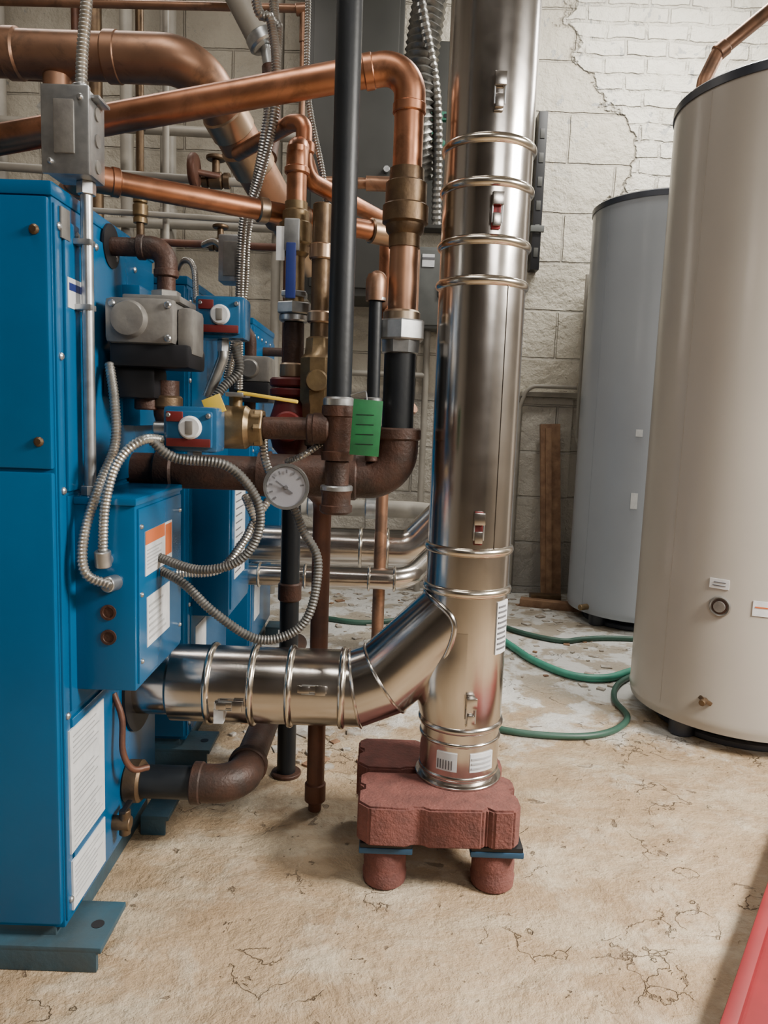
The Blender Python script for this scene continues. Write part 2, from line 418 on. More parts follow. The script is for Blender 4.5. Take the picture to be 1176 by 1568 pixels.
for (X, Y, H, d) in ((-.655, 2.43, 1.62, .62), (-.62, 3.40, 1.62, .62)):
    a = boiler('boiler', X, Y, H, d)
    a.box((X, Y+.06, .50), (X+.13, Y+.42, 1.02), blue, .005)
    a.box((X+.125, Y+.08, .52), (X+.136, Y+.40, 1.0), blue, .004)
    a.box((X+.135, Y+.12, .62), (X+.138, Y+.3, .95), white, 0)
    for i in range(12): a.box((X+.1375, Y+.13, .64+.025*i), (X+.139, Y+.2+random.uniform(0, .08), .645+.025*i), ink, 0)
    a.box((X+.005, Y+.1, .2), (X+.008, Y+.25, .45), white, 0)
    a.pipe([(X, Y+.25, 1.5), (X+.16, Y+.25, 1.5), (X+.16, Y+.25, 1.12), (X, Y+.25, 1.12)], .021, iron, .05)
    a.box((X+.1, Y+.17, 1.24), (X+.24, Y+.32, 1.31), blackp, .008)
    a.box((X+.1, Y+.18, 1.31), (X+.24, Y+.31, 1.40), alum, .012)
    a.lathe((X+.17, Y+.18, 1.355), (0, -1, 0), [(0, .034), (.012, .034), (.02, .028)], alum)
    a.finish()

# ------------------------------------------------------------------ main flue
def band(a, p, d, r, w=.012, m=None, h=.0085):
    a.lathe(V(p)-V(d).normalized()*w, d, [(0, r), (w*.35, r+h*.7), (w*.8, r+h), (w*1.2, r+h), (w*1.65, r+h*.7), (w*2, r)], m or steel_b, 48)
def clasp(a, p, ax, out, s=1.0, m2=None):
    """toggle latch: ax = long direction, out = outward normal"""
    ax, out = V(ax).normalized(), V(out).normalized(); sd = ax.cross(out)
    R = Matrix((sd, ax, out)).transposed()
    P = V(p)
    def bx(c, d, m): 
        c = V(c)*s; d = V(d)*s; a.box(P+c-d/2, P+c+d/2, m, .002, rot=R, piv=P)
    bx((0, 0, .004), (.022, .085, .006), m2 or steel); bx((0, .025, .014), (.028, .03, .014), steel)
    bx((0, -.022, .012), (.020, .03, .010), steel); bx((.012, 0, .012), (.004, .06, .004), galv); bx((-.012, 0, .012), (.004, .06, .004), galv)
a = Asm('stainless_flue_stack')
cx, cy, R0 = .23, 1.95, .11
a.lathe((cx, cy, .225), (0, 0, 1), [(0, .096), (.012, .104), (.03, .107), (.155, .107), (.17, R0), (.48, R0), (.53, R0), (4.07, R0)], steel, 64)
for z in (1.868, 1.769, 1.636, 1.541, .870, .763): band(a, (cx, cy, z), (0, 0, 1), R0)
for z in (2.62, 2.72, 3.4, 3.5): band(a, (cx, cy, z), (0, 0, 1), R0)
band(a, (cx, cy, .395), (0, 0, 1), R0, .010, steel, .006)
band(a, (cx, cy, .355), (0, 0, 1), .107, .006, steel, .004); band(a, (cx, cy, .262), (0, 0, 1), .105, .008, steel, .005)
a.cyl((cx, cy, .236), (cx, cy, .243), .118, steel, 48)
def rad(an, z, r=R0): an = math.radians(an); return (cx+r*math.cos(an), cy+r*math.sin(an), z), (math.cos(an), math.sin(an), 0)
for an, z, mm in ((-88, 1.965, None), (-84, 1.70, redp), (-86, .935, redd), (-84, .455, None)):
    p, o = rad(an, z); clasp(a, p, (0, 0, 1), o, 1, mm)
a.patch((cx, cy), R0-.001, -62, -61.2, .88, 1.53, steel, 2)
a.patch((cx, cy), R0, -50, -22, .60, .74, white); 
for i in range(9): a.patch((cx, cy), R0+.0015, -48, -28+random.uniform(-4, 3), .612+.014*i, .617+.014*i, ink)
a.patch((cx, cy), .107, -128, -98, .285, .335, white); a.patch((cx, cy), .107, -80, -42, .285, .335, white)
for i in range(6): a.patch((cx, cy), .1085, -126+4*i, -124.5+4*i, .29, .315, ink, 2)
for i in range(3): a.patch((cx, cy), .1085, -78, -46, .293+.013*i, .298+.013*i, lightink, 6)
r = .103; zf = .465; xe = -.095
a.lathe((X1+.006, cy, zf), (1, 0, 0), [(0, .088), (.09, .088), (.10, r), (xe-X1-.006, r)], steel, 56)
for x in (-.45, -.335, -.235): band(a, (x, cy, zf), (1, 0, 0), r, .010)
d3 = (V((1, 0, 1))).normalized()
d2 = V((math.cos(math.radians(22.5)), 0, math.sin(math.radians(22.5))))
def mitre(pts, nrm, dirs):
    """pts ring centres, nrm mitre-plane normals, dirs axis direction of the piece that ends there"""
    seg = 64; vs = []; fs = []
    for c_, n_, d_ in zip(pts, nrm, dirs):
        for k in range(seg):
            t = 2*math.pi*k/seg
            e1 = V((-d_.z, 0, d_.x)); off = e1*(r*math.sin(t))+V((0, r*math.cos(t), 0))
            s_ = -off.dot(n_)/d_.dot(n_); vs.append(c_+off+d_*s_)
    for i in range(len(pts)-1):
        for k in range(seg):
            q, w_ = i*seg+k, i*seg+(k+1) % seg; fs.append([q, w_, w_+seg, q+seg])
    a.geo(vs, fs, steel)
X_ = V((1, 0, 0)); n1_ = (X_+d2).normalized(); n2_ = (d2+d3).normalized()
g0 = V((xe, cy, zf)); g1 = g0+X_*.035; g2 = g1+d2*.085; gend = V((cx, cy, g2.z+(cx-g2.x)))
mitre([g0, g1], [X_, n1_], [X_, X_]); mitre([g1, g2], [n1_, n2_], [X_, d2]); mitre([g2, gend+d3*.002], [n2_, d3], [d3, d3])
band(a, g0, X_, r, .010)
def seam(c_, n_, d_, w=.0045):
    pts = []
    for k in range(65):
        t = 2*math.pi*k/64; e1 = V((-d_.z, 0, d_.x)); off = e1*(r*math.sin(t))+V((0, r*math.cos(t), 0))
        pts.append(c_+off+d_*(-off.dot(n_)/d_.dot(n_)))
    a.sweep(pts, w, steel, 8, False)
seam(g1, n1_, X_); seam(g2, n2_, d3)
N = 96; pts = []
for k in range(N):
    t = 2*math.pi*k/N; yy = r*math.cos(t)*1.0; q = r*math.sin(t)*1.0
    e1 = V((-d3.z, 0, d3.x)); base = g2+e1*q+V((0, yy, 0))
    ex = cx-math.sqrt(max(R0*R0-yy*yy, 0)); tt = (ex-base.x)/d3.x
    pts.append(base+d3*tt)
pts.append(pts[0]); a.sweep(pts, .008, steel, 10, False)
vs = []; fs = []; nk = 24; rows = 8
for i in range(rows+1):
    f = i/rows; z = .40+.26*f
    for k in range(nk+1):
        t = math.radians(180-88+176*k/nk)
        bul = .020*math.sin(math.pi*min(1, f*1.1))*max(0, -math.cos(t))**.8
        rr = R0+.001+bul
        vs.append((cx+rr*math.cos(t), cy+rr*math.sin(t), z))
for i in range(rows):
    for k in range(nk):
        q = i*(nk+1)+k; fs.append([q, q+1, q+nk+2, q+nk+1])
a.geo(vs, fs, steel)
clasp(a, (-.385, cy-r, zf-.02), (1, 0, 0), (0, -1, .1), .9); clasp(a, (-.17, cy-r*.98, zf+.03), (1, 0, 0), (0, -1, .2), .9)
a.box((-.425, cy-r-.004, zf-.07), (-.40, cy-r+.02, zf-.03), white, 0)
a.finish()

# rear flues of the other boilers
a = Asm('rear_stainless_flue')
sx, sy = .36, 3.35
a.lathe((sx, sy, .0), (0, 0, 1), [(0, .1), (4.29, .1)], steel, 40)
for z in (.4, .9, 1.6, 2.4): band(a, (sx, sy, z), (0, 0, 1), .1)
a.pipe([(-.62, 3.30, .620), (.13, 3.30, .620), (sx, 3.32, .86)], .086, steel, .12, 36)
for x in (-.30, -.10, .02): band(a, (x, 3.30, .620), (1, 0, 0), .086, .008)
a.pipe([(-.655, 2.85, .575), (.10, 2.85, .575), (.33, 3.33, .70)], .042, steel, .12, 32)
for x in (-.48, -.30, -.05, .05): band(a, (x, 2.85, .575), (1, 0, 0), .042, .006)
a.finish()
a = Asm('rear_iron_pipe')
a.pipe([(-.61, 3.85, .73), (.15, 3.85, .73), (.36, 3.7, .73), (.36, 3.7, 0)], .045, greyp, .1, 28)
for x in (-.4, -.1): a.cyl((x, 3.85, .73), (x+.09, 3.85, .73), .056, galv)
a.finish()

# ------------------------------------------------------------------ masonry support
def wall_block(name, x0, y0, w, d, z0, z1):
    a = Asm(name)
    n = .014
    poly = [(x0, y0+.03), (x0+.03, y0), (x0+w*.30, y0-.004), (x0+w*.34, y0+n*.5), (x0+w*.40, y0+n*.5), (x0+w*.44, y0-.004), (x0+w*.76, y0), (x0+w*.79, y0+n), (x0+w*.83, y0), (x0+w-.02, y0+.004), (x0+w, y0+.03),
            (x0+w, y0+d*.45), (x0+w-n, y0+d*.5), (x0+w-n, y0+d*.6), (x0+w, y0+d*.65), (x0+w, y0+d-.02), (x0+w-.02, y0+d), (x0+w*.58, y0+d), (x0+w*.54, y0+d-n), (x0+w*.46, y0+d-n), (x0+w*.42, y0+d), (x0+.02, y0+d),
            (x0, y0+d-.02), (x0, y0+d*.65), (x0+n, y0+d*.6), (x0+n, y0+d*.5), (x0, y0+d*.45)]
    a.prism(poly, z0, z1, redc, .005); return a.finish()
wall_block('red_concrete_block', -.04, 1.74, .415, .19, .132, .236)
wall_block('red_concrete_block', -.05, 1.955, .41, .19, .132, .236)
for (x, y) in ((.035, 1.81), (.318, 1.81), (.035, 2.04), (.30, 2.04)):
    a = Asm('red_concrete_footing')
    prof = [(0, .050), (.006, .056), (.03, .058), (.036, .055), (.060, .056), (.100, .054), (.106, .05)]
    a.lathe((x, y, 0), (0, 0, 1), prof, redc, 22)
    a.box((x-.068, y-.06, .105), (x+.068, y+.06, .120), pad, .003)
    a.box((x-.066, y-.058, .119), (x+.066, y+.058, .1325), blackp, .003)
    a.finish()

# ------------------------------------------------------------------ gas train, boiler 1
a = Asm('gas_valve_train')
y = 1.77
a.pipe([(X1+.004, y, 1.572), (-.525, y, 1.572), (-.525, y, 1.44)], .021, iron, .04)
a.elbow((-.525, y, 1.572), (-.7, y, 1.572), (-.525, y, 1.3), .024, iron, .036)
a.hexnut((-.525, y, 1.445), (-.525, y, 1.475), .034, alum)
a.box((-.60, 1.69, 1.44), (-.47, 1.83, 1.455), alum, .004)
a.box((-.632, 1.665, 1.345), (-.478, 1.80, 1.445), alum, .014)
a.box((-.478, 1.69, 1.325), (-.44, 1.79, 1.43), alum, .012)
a.lathe((-.575, 1.668, 1.397), (0, -1, 0), [(0, .041), (.010, .041), (.022, .036), (.024, .02), (.022, .0)], alum, 32)
a.screw((-.625+.012, 1.664, 1.43), (0, -1, 0)); a.screw((-.49, 1.664, 1.43), (0, -1, 0)); a.screw((-.49, 1.664, 1.358), (0, -1, 0))
a.box((-.625, 1.675, 1.295), (-.445, 1.82, 1.347), blackp, .010)
a.box((-.65, 1.70, 1.225), (-.53, 1.80, 1.297), blackp, .012)
a.cyl((-.565, 1.75, 1.20), (-.565, 1.75, 1.26), .028, iron)
a.pipe([(-.525, y, 1.27), (-.525, y, 1.16), (-.44, 1.75, 1.165)], .030, iron, .04)
a.cyl((-.525, y, 1.205), (-.525, y, 1.235), .038, bronze)
a.cyl((-.13, 1.72, 1.172), (-.30, 1.72, 1.168), .026, iron)
a.cyl((-.145, 1.72, 1.172), (-.185, 1.72, 1.171), .034, iron)
a.lathe((-.415, 1.72, 1.168), (1, 0, 0), [(0, .040), (.02, .046), (.03, .046), (.04, .050), (.09, .050), (.10, .042), (.125, .042), (.13, .03)], brass, 28)
a.hexnut((-.305, 1.72, 1.168), (-.285, 1.72, 1.168), .046, brass)
a.cyl((-.415, 1.72, 1.168), (-.46, 1.74, 1.166), .030, iron)
a.cyl((-.35, 1.72, 1.21), (-.35, 1.72, 1.24), .015, brass)
a.box((-.335, 1.655, 1.242), (-.20, 1.675, 1.25), yellow, .003, rot=Matrix.Rotation(.12, 3, 'Y'), piv=(-.335, 1.66, 1.245))
a.box((-.36, 1.65, 1.236), (-.32, 1.74, 1.246), galv, .003)
a.box((-.405, 1.645, 1.195), (-.362, 1.65, 1.235), yellow, .001, rot=Matrix.Rotation(-.4, 3, 'Y'))
a.finish()
def pressure_switch(name, c, w, h, d=.08):
    a = Asm(name); c = V(c)
    a.box(c+V((-w/2, 0, -h/2)), c+V((w/2, d, h/2)), bluep, .010)
    a.box(c+V((-w*.42, -.012, -h*.40)), c+V((w*.42, .004, h*.40)), bluep, .006)
    a.box(c+V((-w*.40, -.016, -h*.38)), c+V((w*.40, -.010, -h*.20)), redd, .002)
    a.box(c+V((-w*.40, -.016, h*.16)), c+V((-w*.1, -.010, h*.38)), redd, .002)
    a.lathe(c+V((.004, -.01, .004)), (0, -1, 0), [(0, .025), (.006, .025), (.012, .021), (.012, .0)], white, 24)
    a.box(c+V((-.004, -.027, -.01)), c+V((.012, -.02, .018)), alum, .002)
    for sx_ in (-1, 1): a.screw(c+V((sx_*w*.36, -.012, h*.3)), (0, -1, 0), .006)
    a.cyl(c+V((0, d*.5, -h/2)), c+V((0, d*.5, -h/2-.03)), .016, galv, 6)
    a.cyl(c+V((-w/2, d*.5, 0)), c+V((-w/2-.03, d*.5, 0)), .014, galv, 12)
    return a
pressure_switch('pressure_switch', (-.424, 1.60, 1.162), .118, .098).finish()
a = pressure_switch('pressure_switch', (-.43, 1.90, 1.438), .125, .105, .09)
a.pipe([(-.43, 1.945, 1.385), (-.43, 1.945, 1.34), (-.47, 1.95, 1.24)], .014, flexm, .03); a.finish()

a = Asm('black_gas_pipe')
gx, gy = -.113, 1.72
a.cyl((gx, gy, 1.24), (gx, gy, RH), .0285, black, 28, 0)
a.cyl((gx, gy, 1.222), (gx, gy, 1.245), .036, galv, 28)
a.lathe((gx, gy, 1.10), (0, 0, 1), [(0, .037), (.02, .039), (.022, .034), (.10, .034), (.102, .039), (.125, .038)], iron)
a.cyl((gx-.02, gy, 1.172), (gx-.06, gy, 1.172), .036, iron)
a.cyl((gx, gy, 1.04), (gx, gy, 1.10), .028, iron); a.cyl((gx, gy, 1.028), (gx, gy, 1.042), .038, galv)
a.lathe((gx, gy, .975), (0, 0, 1), [(0, .032), (.006, .038), (.02, .038), (.022, .034), (.045, .034), (.055, .038)], iron)
a.finish()
a = Asm('black_gas_pipe')
a.cyl((-.038, 1.9, 1.25), (-.04, 1.9, 1.50), .0165, black); a.cyl((-.038, 1.9, 1.235), (-.038, 1.9, 1.252), .022, galv)
a.cyl((-.038, 1.9, 1.09), (-.038, 1.9, 1.236), .016, iron)
a.pipe([(-.04, 1.9, 1.49), (-.04, 1.9, 1.545), (-.035, 1.99, 1.56), (-.03, 2.4, 1.56)], .020, copper_o, .03)
a.lathe((-.04, 1.9, 1.49), (0, 0, 1), [(0, .025), (.02, .026), (.05, .026), (.065, .02)], copper_o)
a.cyl((-.038, 1.9, 1.50), (-.038, 1.9, 1.49), .024, galv)
a.finish()
a = Asm('green_inspection_tag')
a.box((-.080, 1.675, 1.115), (-.014, 1.678, 1.240), green, .0005, rot=Matrix.Rotation(.05, 3, 'Y'))
for i in range(4): a.box((-.07, 1.6742, 1.14+.022*i), (-.03, 1.6752, 1.1415+.022*i), blackp, 0)
a.pipe([(-.047, 1.676, 1.238), (-.05, 1.69, 1.26), (-.085, 1.70, 1.25)], .0015, galv, .005, 6)
a.finish()

# ------------------------------------------------------------------ return header (dark iron), union column, copper supply
a = Asm('boiler_water_header')
a.cyl((X1+.004, 1.92, 1.045), (-.03, 1.94, 1.045), .045, iron, 32, 0)
a.cyl((-.60, 1.922, 1.045), (-.55, 1.924, 1.045), .052, iron)
a.lathe((-.33, 1.93, 1.045), (1, 0, 0), [(0, .058), (.03, .06), (.032, .054), (.18, .054), (.182, .06), (.215, .058)], iron, 32)
a.elbow((.027, 1.945, 1.045), (-1, 1.945, 1.045), (.027, 1.945, 2), .052, iron, .075, 1.2, .3)
a.cyl((.027, 1.945, 1.13), (.027, 1.945, 1.38), .041, black, 32)
a.cyl((.027, 1.945, 1.165), (.027, 1.945, 1.15), .058, iron)
a.lathe((.027, 1.945, 1.365), (0, 0, 1), [(0, .040), (.004, .050), (.035, .052), (.038, .046)], galv, 8)
a.hexnut((.027, 1.945, 1.40), (.027, 1.945, 1.45), .066, galv)
a.cyl((.027, 1.945, 1.445), (.027, 1.945, 1.475), .048, copper_s)
a.cyl((.027, 1.945, 1.47), (.027, 1.945, 1.68), .0365, copper_o, 32, 0)
a.lathe((.027, 1.945, 1.63), (0, 0, 1), [(0, .040), (.03, .040), (.04, .048), (.055, .050), (.06, .058), (.10, .058), (.105, .052), (.155, .052), (.16, .044), (.19, .043)], bronze, 32)
a.cyl((.027, 1.945, 1.80), (.027, 1.945, 2.0), .037, copper, 32, 0)
A_, B_, C_ = (.027, 1.945, 2.068), (-1.10, 2.0, 1.858), (.027, 1.945, 1.5)
a.elbow(A_, B_, C_, .0365, copper, .062, 1.14, .35)
a.cyl((-.03, 1.9475, 2.058), (-1.9, 2.04, 1.71), .037, copper, 32, 0)
a.finish()

a = Asm('dial_thermometer')
c = V((-.228, 1.73, 1.034))
a.lathe(c, (-.05, -1, .05), [(-.0, .035), (.004, .052), (.022, .054), (.026, .053), (.026, .047), (.022, .046)], galv, 40)
a.lathe(c+V((0, -.020, 0)), (-.05, -1, .05), [(0, .046), (.003, .046)], glassd, 40)
for k in range(11):
    t = math.radians(225-27*k)
    p = c+V((math.cos(t)*.037, -.0243, math.sin(t)*.037)); a.box(p-V((.0018, .0006, .004)), p+V((.0018, .0006, .004)), ink, 0, rot=Matrix.Rotation(math.pi/2-t, 3, 'Y'))
p = c+V((-.005, -.026, .004)); a.box(p-V((.002, .0006, .028)), p+V((.002, .0006, .02)), ink, 0, rot=Matrix.Rotation(-.95, 3, 'Y'))
a.cyl(c+V((0, -.022, 0)), c+V((0, -.029, 0)), .005, ink, 12)
a.cyl(c, (-.228, 1.89, 1.045), .014, brass)
a.hexnut((-.228, 1.80, 1.04), (-.228, 1.83, 1.042), .024, brass)
a.finish()

a = Asm('rusty_drain_pipe')
a.pipe([(-.20, 1.95, 1.02), (-.18, 2.14, .96), (-.18, 2.14, .06)], .027, rust, .05)
a.cyl((-.18, 2.14, .03), (-.18, 2.14, .09), .032, rust); a.cyl((-.18, 2.14, .0), (-.18, 2.14, .035), .02, rust)
a.finish()
a = Asm('black_drop_pipe'); a.cyl((-.298, 2.36, 0), (-.298, 2.36, 1.35), .031, black); a.cyl((-.298, 2.36, .60), (-.298, 2.36, .66), .038, iron); a.cyl((-.298, 2.36, 0), (-.298, 2.36, .012), .05, iron)
a.finish()
a = Asm('lower_drain_pipe')
a.cyl((X1+.004, 1.85, .226), (-.42, 1.85, .226), .043, black, 28)
a.cyl((X1+.004, 1.85, .226), (X1+.05, 1.85, .226), .055, bronze, 28)
a.elbow((-.355, 1.85, .226), (-1, 1.85, .226), (-.355, 3, .226), .046, iron, .075, 1.2, .3)
a.cyl((-.355, 1.97, .226), (-.355, 3.1, .226), .043, iron, 28)
a.cyl((-.355, 2.9, 0), (-.355, 2.9, .2), .02, galv)
a.finish()

# ------------------------------------------------------------------ valve column
a = Asm('isolation_valve_column')
vx, vy = -.262, 2.05
a.cyl((vx, vy, 1.735), (vx, vy, 1.90), .0265, copper, 24, 0)
a.pipe([(vx, vy, 1.84), (vx, vy, 1.905), (vx, vy+.10, 1.915), (vx, vy+.3, 1.915)], .029, copper, .04)
a.cyl((vx, vy, 1.83), (vx, vy, 1.85), .033, copper)
a.lathe((vx, vy, 1.62), (0, 0, 1), [(0, .028), (.01, .036), (.03, .036), (.035, .044), (.085, .044), (.09, .036), (.115, .036), (.12, .030), (.14, .030)], brass, 24)
a.cyl((vx, vy-.03, 1.66), (vx, vy-.075, 1.66), .018, brass)
a.box((vx-.014, vy-.085, 1.50), (vx+.012, vy-.073, 1.64), bluh, .004); a.box((vx-.02, vy-.082, 1.62), (vx+.02, vy-.07, 1.70), galv, .004)
a.box((vx-.040, vy-.078, 1.595), (vx-.018, vy-.076, 1.68), white, .0005)
a.cyl((vx, vy, 1.49), (vx, vy, 1.63), .026, brass)
a.hexnut((vx, vy, 1.47), (vx, vy, 1.50), .048, galv); a.cyl((vx, vy, 1.45), (vx, vy, 1.47), .040, galv)
a.hexnut((vx, vy, 1.515), (vx, vy, 1.53), .038, galv)
a.cyl((vx, vy, 1.33), (vx, vy, 1.45), .028, iron)
a.cyl((vx, vy, 1.30), (vx, vy, 1.34), .036, copper_s)
a.cyl((vx, vy, 1.275), (vx, vy, 1.30), .062, redd, 24); a.cyl((vx, vy, 1.25), (vx, vy, 1.272), .062, redd, 24)
a.lathe((vx, vy, 1.09), (0, 0, 1), [(0, .035), (.02, .052), (.08, .068), (.13, .052), (.16, .045)], redd, 28)
a.cyl((vx-.0, vy-.05, 1.17), (vx, vy-.10, 1.17), .04, redd)
a.cyl((vx, vy, 1.03), (vx, vy, 1.10), .03, iron)
a.finish()
a = Asm('check_valve')
qx, qy = -.185, 1.98
a.lathe((qx, qy, 1.18), (0, 0, 1), [(0, .034), (.02, .042), (.05, .044), (.06, .050), (.17, .050), (.18, .040), (.22, .036), (.225, .028)], brass, 8)
a.lathe((qx, qy, 1.29), (0, -1, 0), [(0, .03), (.05, .03), (.06, .026)], brass, 20)
a.cyl((qx, qy, 1.05), (qx, qy, 1.25), .027, iron); a.cyl((qx, qy, 1.38), (qx, qy, 1.74), .025, bronze)
a.cyl((qx, qy, 1.44), (qx, qy, 1.47), .034, copper_s); a.cyl((qx, qy, 1.60), (qx, qy, 1.64), .032, copper_s); a.cyl((qx, qy, 1.12), (qx, qy, 1.17), .034, bronze)
a.finish()

# ------------------------------------------------------------------ copper lines
a = Asm('large_copper_main')
P = [(-3.15, 2.3, 2.215), (-.60, 2.3, 2.215), (-.40, 2.75, 1.90), (-.33, 2.95, 1.75)]
a.cyl(P[0], (-.70, 2.3, 2.215), .064, copper_o, 36, 0)
a.sweep(fillet([V((-.85, 2.3, 2.215)), V(P[1]), V(P[2])], .13, 14), .067, copper_o, 36)
for x in (-1.15, -.86): a.cyl((x, 2.3, 2.215), (x+.05, 2.3, 2.215), .070, copper_o, 36)
d = (V(P[2])-V(P[1])).normalized()
a.cyl(V(P[1])+d*.16, V(P[1])+d*.24, .072, copper_s, 36)
a.cyl(V(P[1])+d*.28, V(P[1])+d*.38, .074, copper_s, 36)
a.cyl(V(P[1])+d*.30, V(P[2])+d*.25, .056, copper_s, 36)
a.cyl((-1.0, 2.3, 2.16), (-1.0, 2.3, 1.92), .04, copper_o, 24)
a.finish()
a = Asm('copper_supply_line')
q0, q1, q2 = V((-.74, 1.83, 1.742)), V((-.311, 2.1, 1.742)), V((-.03, 2.28, 1.745))
a.cyl(q0, q2, .0275, copper, 24, 0)
dq = (q2-q0).normalized()
a.elbow(q0, q2, q0+V((-.4, .6, 0)), .029, copper, .05)
a.cyl(q0, q0+V((-.8, 1.2, 0)), .0275, copper, 24)
for t in (.44, .56): a.cyl(q0+dq*t, q0+dq*(t+.03), .033, copper_s)
a.cyl(q2-dq*.05, q2+dq*.04, .036, copper_s)
a.pipe([q2, q2+dq*.1, q2+dq*.1+V((0, 0, -.35))], .028, copper_o, .05)
a.finish()
a = Asm('copper_branch_line')
a.pipe([(-.50, 2.45, 2.01), (-.288, 2.12, 1.985), (-.2515, 2.10, 1.98), (-.2515, 2.10, 1.86)], .022, copper, .03)
a.pipe([(-.2515, 2.10, 1.90), (-.2515, 2.10, 1.84), (-.02, 2.42, 1.81), (-.02, 2.42, 1.5)], .024, copper, .05)
a.cyl((-.2515, 2.10, 1.90), (-.2515, 2.10, 1.93), .029, copper)
a.pipe([(-.10, 2.6, 1.98), (.03, 2.6, 1.98), (.03, 2.6, 1.75)], .024, copper_o, .05)
a.pipe([(-.25, 2.6, 1.98), (-.10, 2.6, 1.98)], .018, copper_o)
a.finish()
a = Asm('overhead_copper_tubing')
a.cyl((-3.1, 3, 2.69), (-.37, 3, 2.72), .015, copper_o); a.cyl((-.37, 3, 2.72), (-.37, 3, 2.60), .015, copper_o); a.cyl((-.40, 3, 2.715), (-.35, 3, 2.72), .022, copper_o)
a.cyl((-.37, 3, 2.6), (-.37, 3.0, 1.7), .012, copper_o)
a.finish()

def gate_valve(a, p, ax, m=brass, s=1., wheel=True):
    p = V(p); ax = V(ax).normalized()
    a.lathe(p-ax*.05*s, ax, [(0, .028*s), (.02*s, .028*s), (.022*s, .022*s), (.03*s, .03*s), (.07*s, .03*s), (.078*s, .022*s), (.08*s, .028*s), (.10*s, .028*s)], m, 12)
    a.cyl(p, p+V((0, -.0, .07))*s, .014*s, m, 12)
    if wheel: a.lathe(p+V((0, 0, .07))*s, (0, 0, 1), [(0, .032*s), (.004, .036*s), (.012*s, .036*s), (.016*s, .03*s)], m, 16)
a = Asm('galvanised_service_piping')
a.cyl((-2.4, 3.1, 2.17), (-.45, 3.1, 2.11), .017, greyp); gate_valve(a, (-.72, 3.1, 2.12), (1, 0, 0), bronze, 1.1)
a.lathe((-.80, 3.02, 2.13), (1, 0, 0), [(0, .06), (.008, .066), (.02, .066), (.028, .06)], rust, 18); a.cyl((-.80, 3.02, 2.13), (-.70, 3.08, 2.13), .012, rust)
a.cyl((-1.2, 3.1, 1.876), (-.43, 3.1, 1.87), .015, rust); gate_valve(a, (-.70, 3.1, 1.873), (1, 0, 0), bronze, .9)
a.cyl((-.43, 3.1, 1.87), (-.43, 3.1, 1.2), .014, rust)
a.cyl((-1.9, 3.15, 2.02), (-.5, 3.15, 1.98), .012, greyp)
a.cyl((-1.03, 3.12, 1.65), (-1.03, 3.12, 2.9), .016, bronze)
gate_valve(a, (-1.03, 3.12, 2.0), (0, 0, 1), brass, 1.0, False); gate_valve(a, (-1.03, 3.12, 2.35), (0, 0, 1), brass, .8, False)
a.cyl((-.95, 3.2, 1.65), (-.95, 3.2, RH), .014, greyp)
a.pipe([(-1.5, 3.12, 2.5), (-1.40, 3.12, 2.5), (-1.32, 3.12, 2.35), (-1.32, 3.12, 1.65)], .022, rust, .05)
a.finish()
a = Asm('wall_riser_pipes')
a.cyl((-1.7, 4.9, .0), (-1.7, 4.9, RH), .04, greyp); a.cyl((-1.44, 4.9, .0), (-1.44, 4.9, RH), .05, greyp)
for z in (2.4, 3.1): a.cyl((-1.44, 4.9, z), (-1.44, 4.9, z+.07), .06, greyp)
a.cyl((-1.66, 4.3, 0), (-1.66, 4.3, RH), .035, bronze)
a.cyl((-2.8, 4.7, 2.9), (-.6, 4.7, 2.86), .03, greyp)
a.cyl((-2.3, 4.82, 2.36), (-.6, 4.82, 2.36), .03, greyp)
a.cyl((-2.5, 4.9, 0), (-2.5, 4.9, RH), .045, greyp); a.cyl((-2.05, 5.0, 0), (-2.05, 5.0, RH), .03, rust)
a.cyl((-.75, 4.9, 0), (-.75, 4.9, RH), .03, greyp)
a.finish()
a = Asm('overhead_grey_pipe'); a.cyl((-.80, 2.8, 3.05), (-.478, 2.8, 2.49), .052, greyp, 28); a.cyl((-.50, 2.8, 2.53), (-.478, 2.8, 2.49), .056, galv, 28)
a.cyl((-.478, 2.8, 2.49), (-.46, 2.8, 2.40), .02, galv); a.pipe([(-.80, 2.8, 3.0), (-.95, 2.8, 3.3), (-.95, 2.8, RH)], .052, greyp, .1)
a.pipe([(-.46, 2.8, 2.42), (-.44, 2.75, 2.2), (-.43, 2.6, 2.05)], .03, iron, .1); a.finish()
a = Asm('foil_flexible_duct')
a.flex([(.30, 4.3, 4.28), (.16, 4.2, 3.5), (.10, 4.2, 2.9), (.14, 4.4, 2.55)], .095, foil, .035)
a.flex([(.10, 4.0, 4.28), (.06, 4.0, 3.5), (.20, 4.2, 2.9), (.24, 4.4, 2.3)], .03, foil, .03)
a.finish()
a = Asm('green_strut_bracket')
a.box((.14, 4.78, 3.02), (.40, 4.82, 3.07), greenst, .003); a.box((.14, 4.78, 2.72), (.18, 4.82, 3.07), greenst, .003)
a.box((.14, 4.775, 2.86), (.42, 4.815, 2.90), greenst, .003, rot=Matrix.Rotation(.6, 3, 'Y'))
for i in range(6): a.box((.16+.04*i, 4.776, 3.035), (.18+.04*i, 4.781, 3.055), blackp, 0)
a.box((.14, 4.80, 2.70), (.18, 5.04, 2.74), greenst, .003)
a.finish()
a = Asm('dark_filler_box')  # added dark box, stands in for a dark area of the back wall
a.box((-.55, 4.75, 1.95), (.02, 5.19, 4.0), panelg, .01); a.box((-.52, 4.735, 2.0), (-.01, 4.755, 3.95), panelg, .006)
a.cyl((-.06, 4.73, 2.7), (-.06, 4.70, 2.7), .02, galv)
a.finish()
a = Asm('electrical_panel')
a.box((.06, 5.0, 1.80), (.62, 5.19, 2.32), panel2, .008); a.box((.08, 4.985, 1.82), (.60, 5.005, 2.30), panel2, .006)
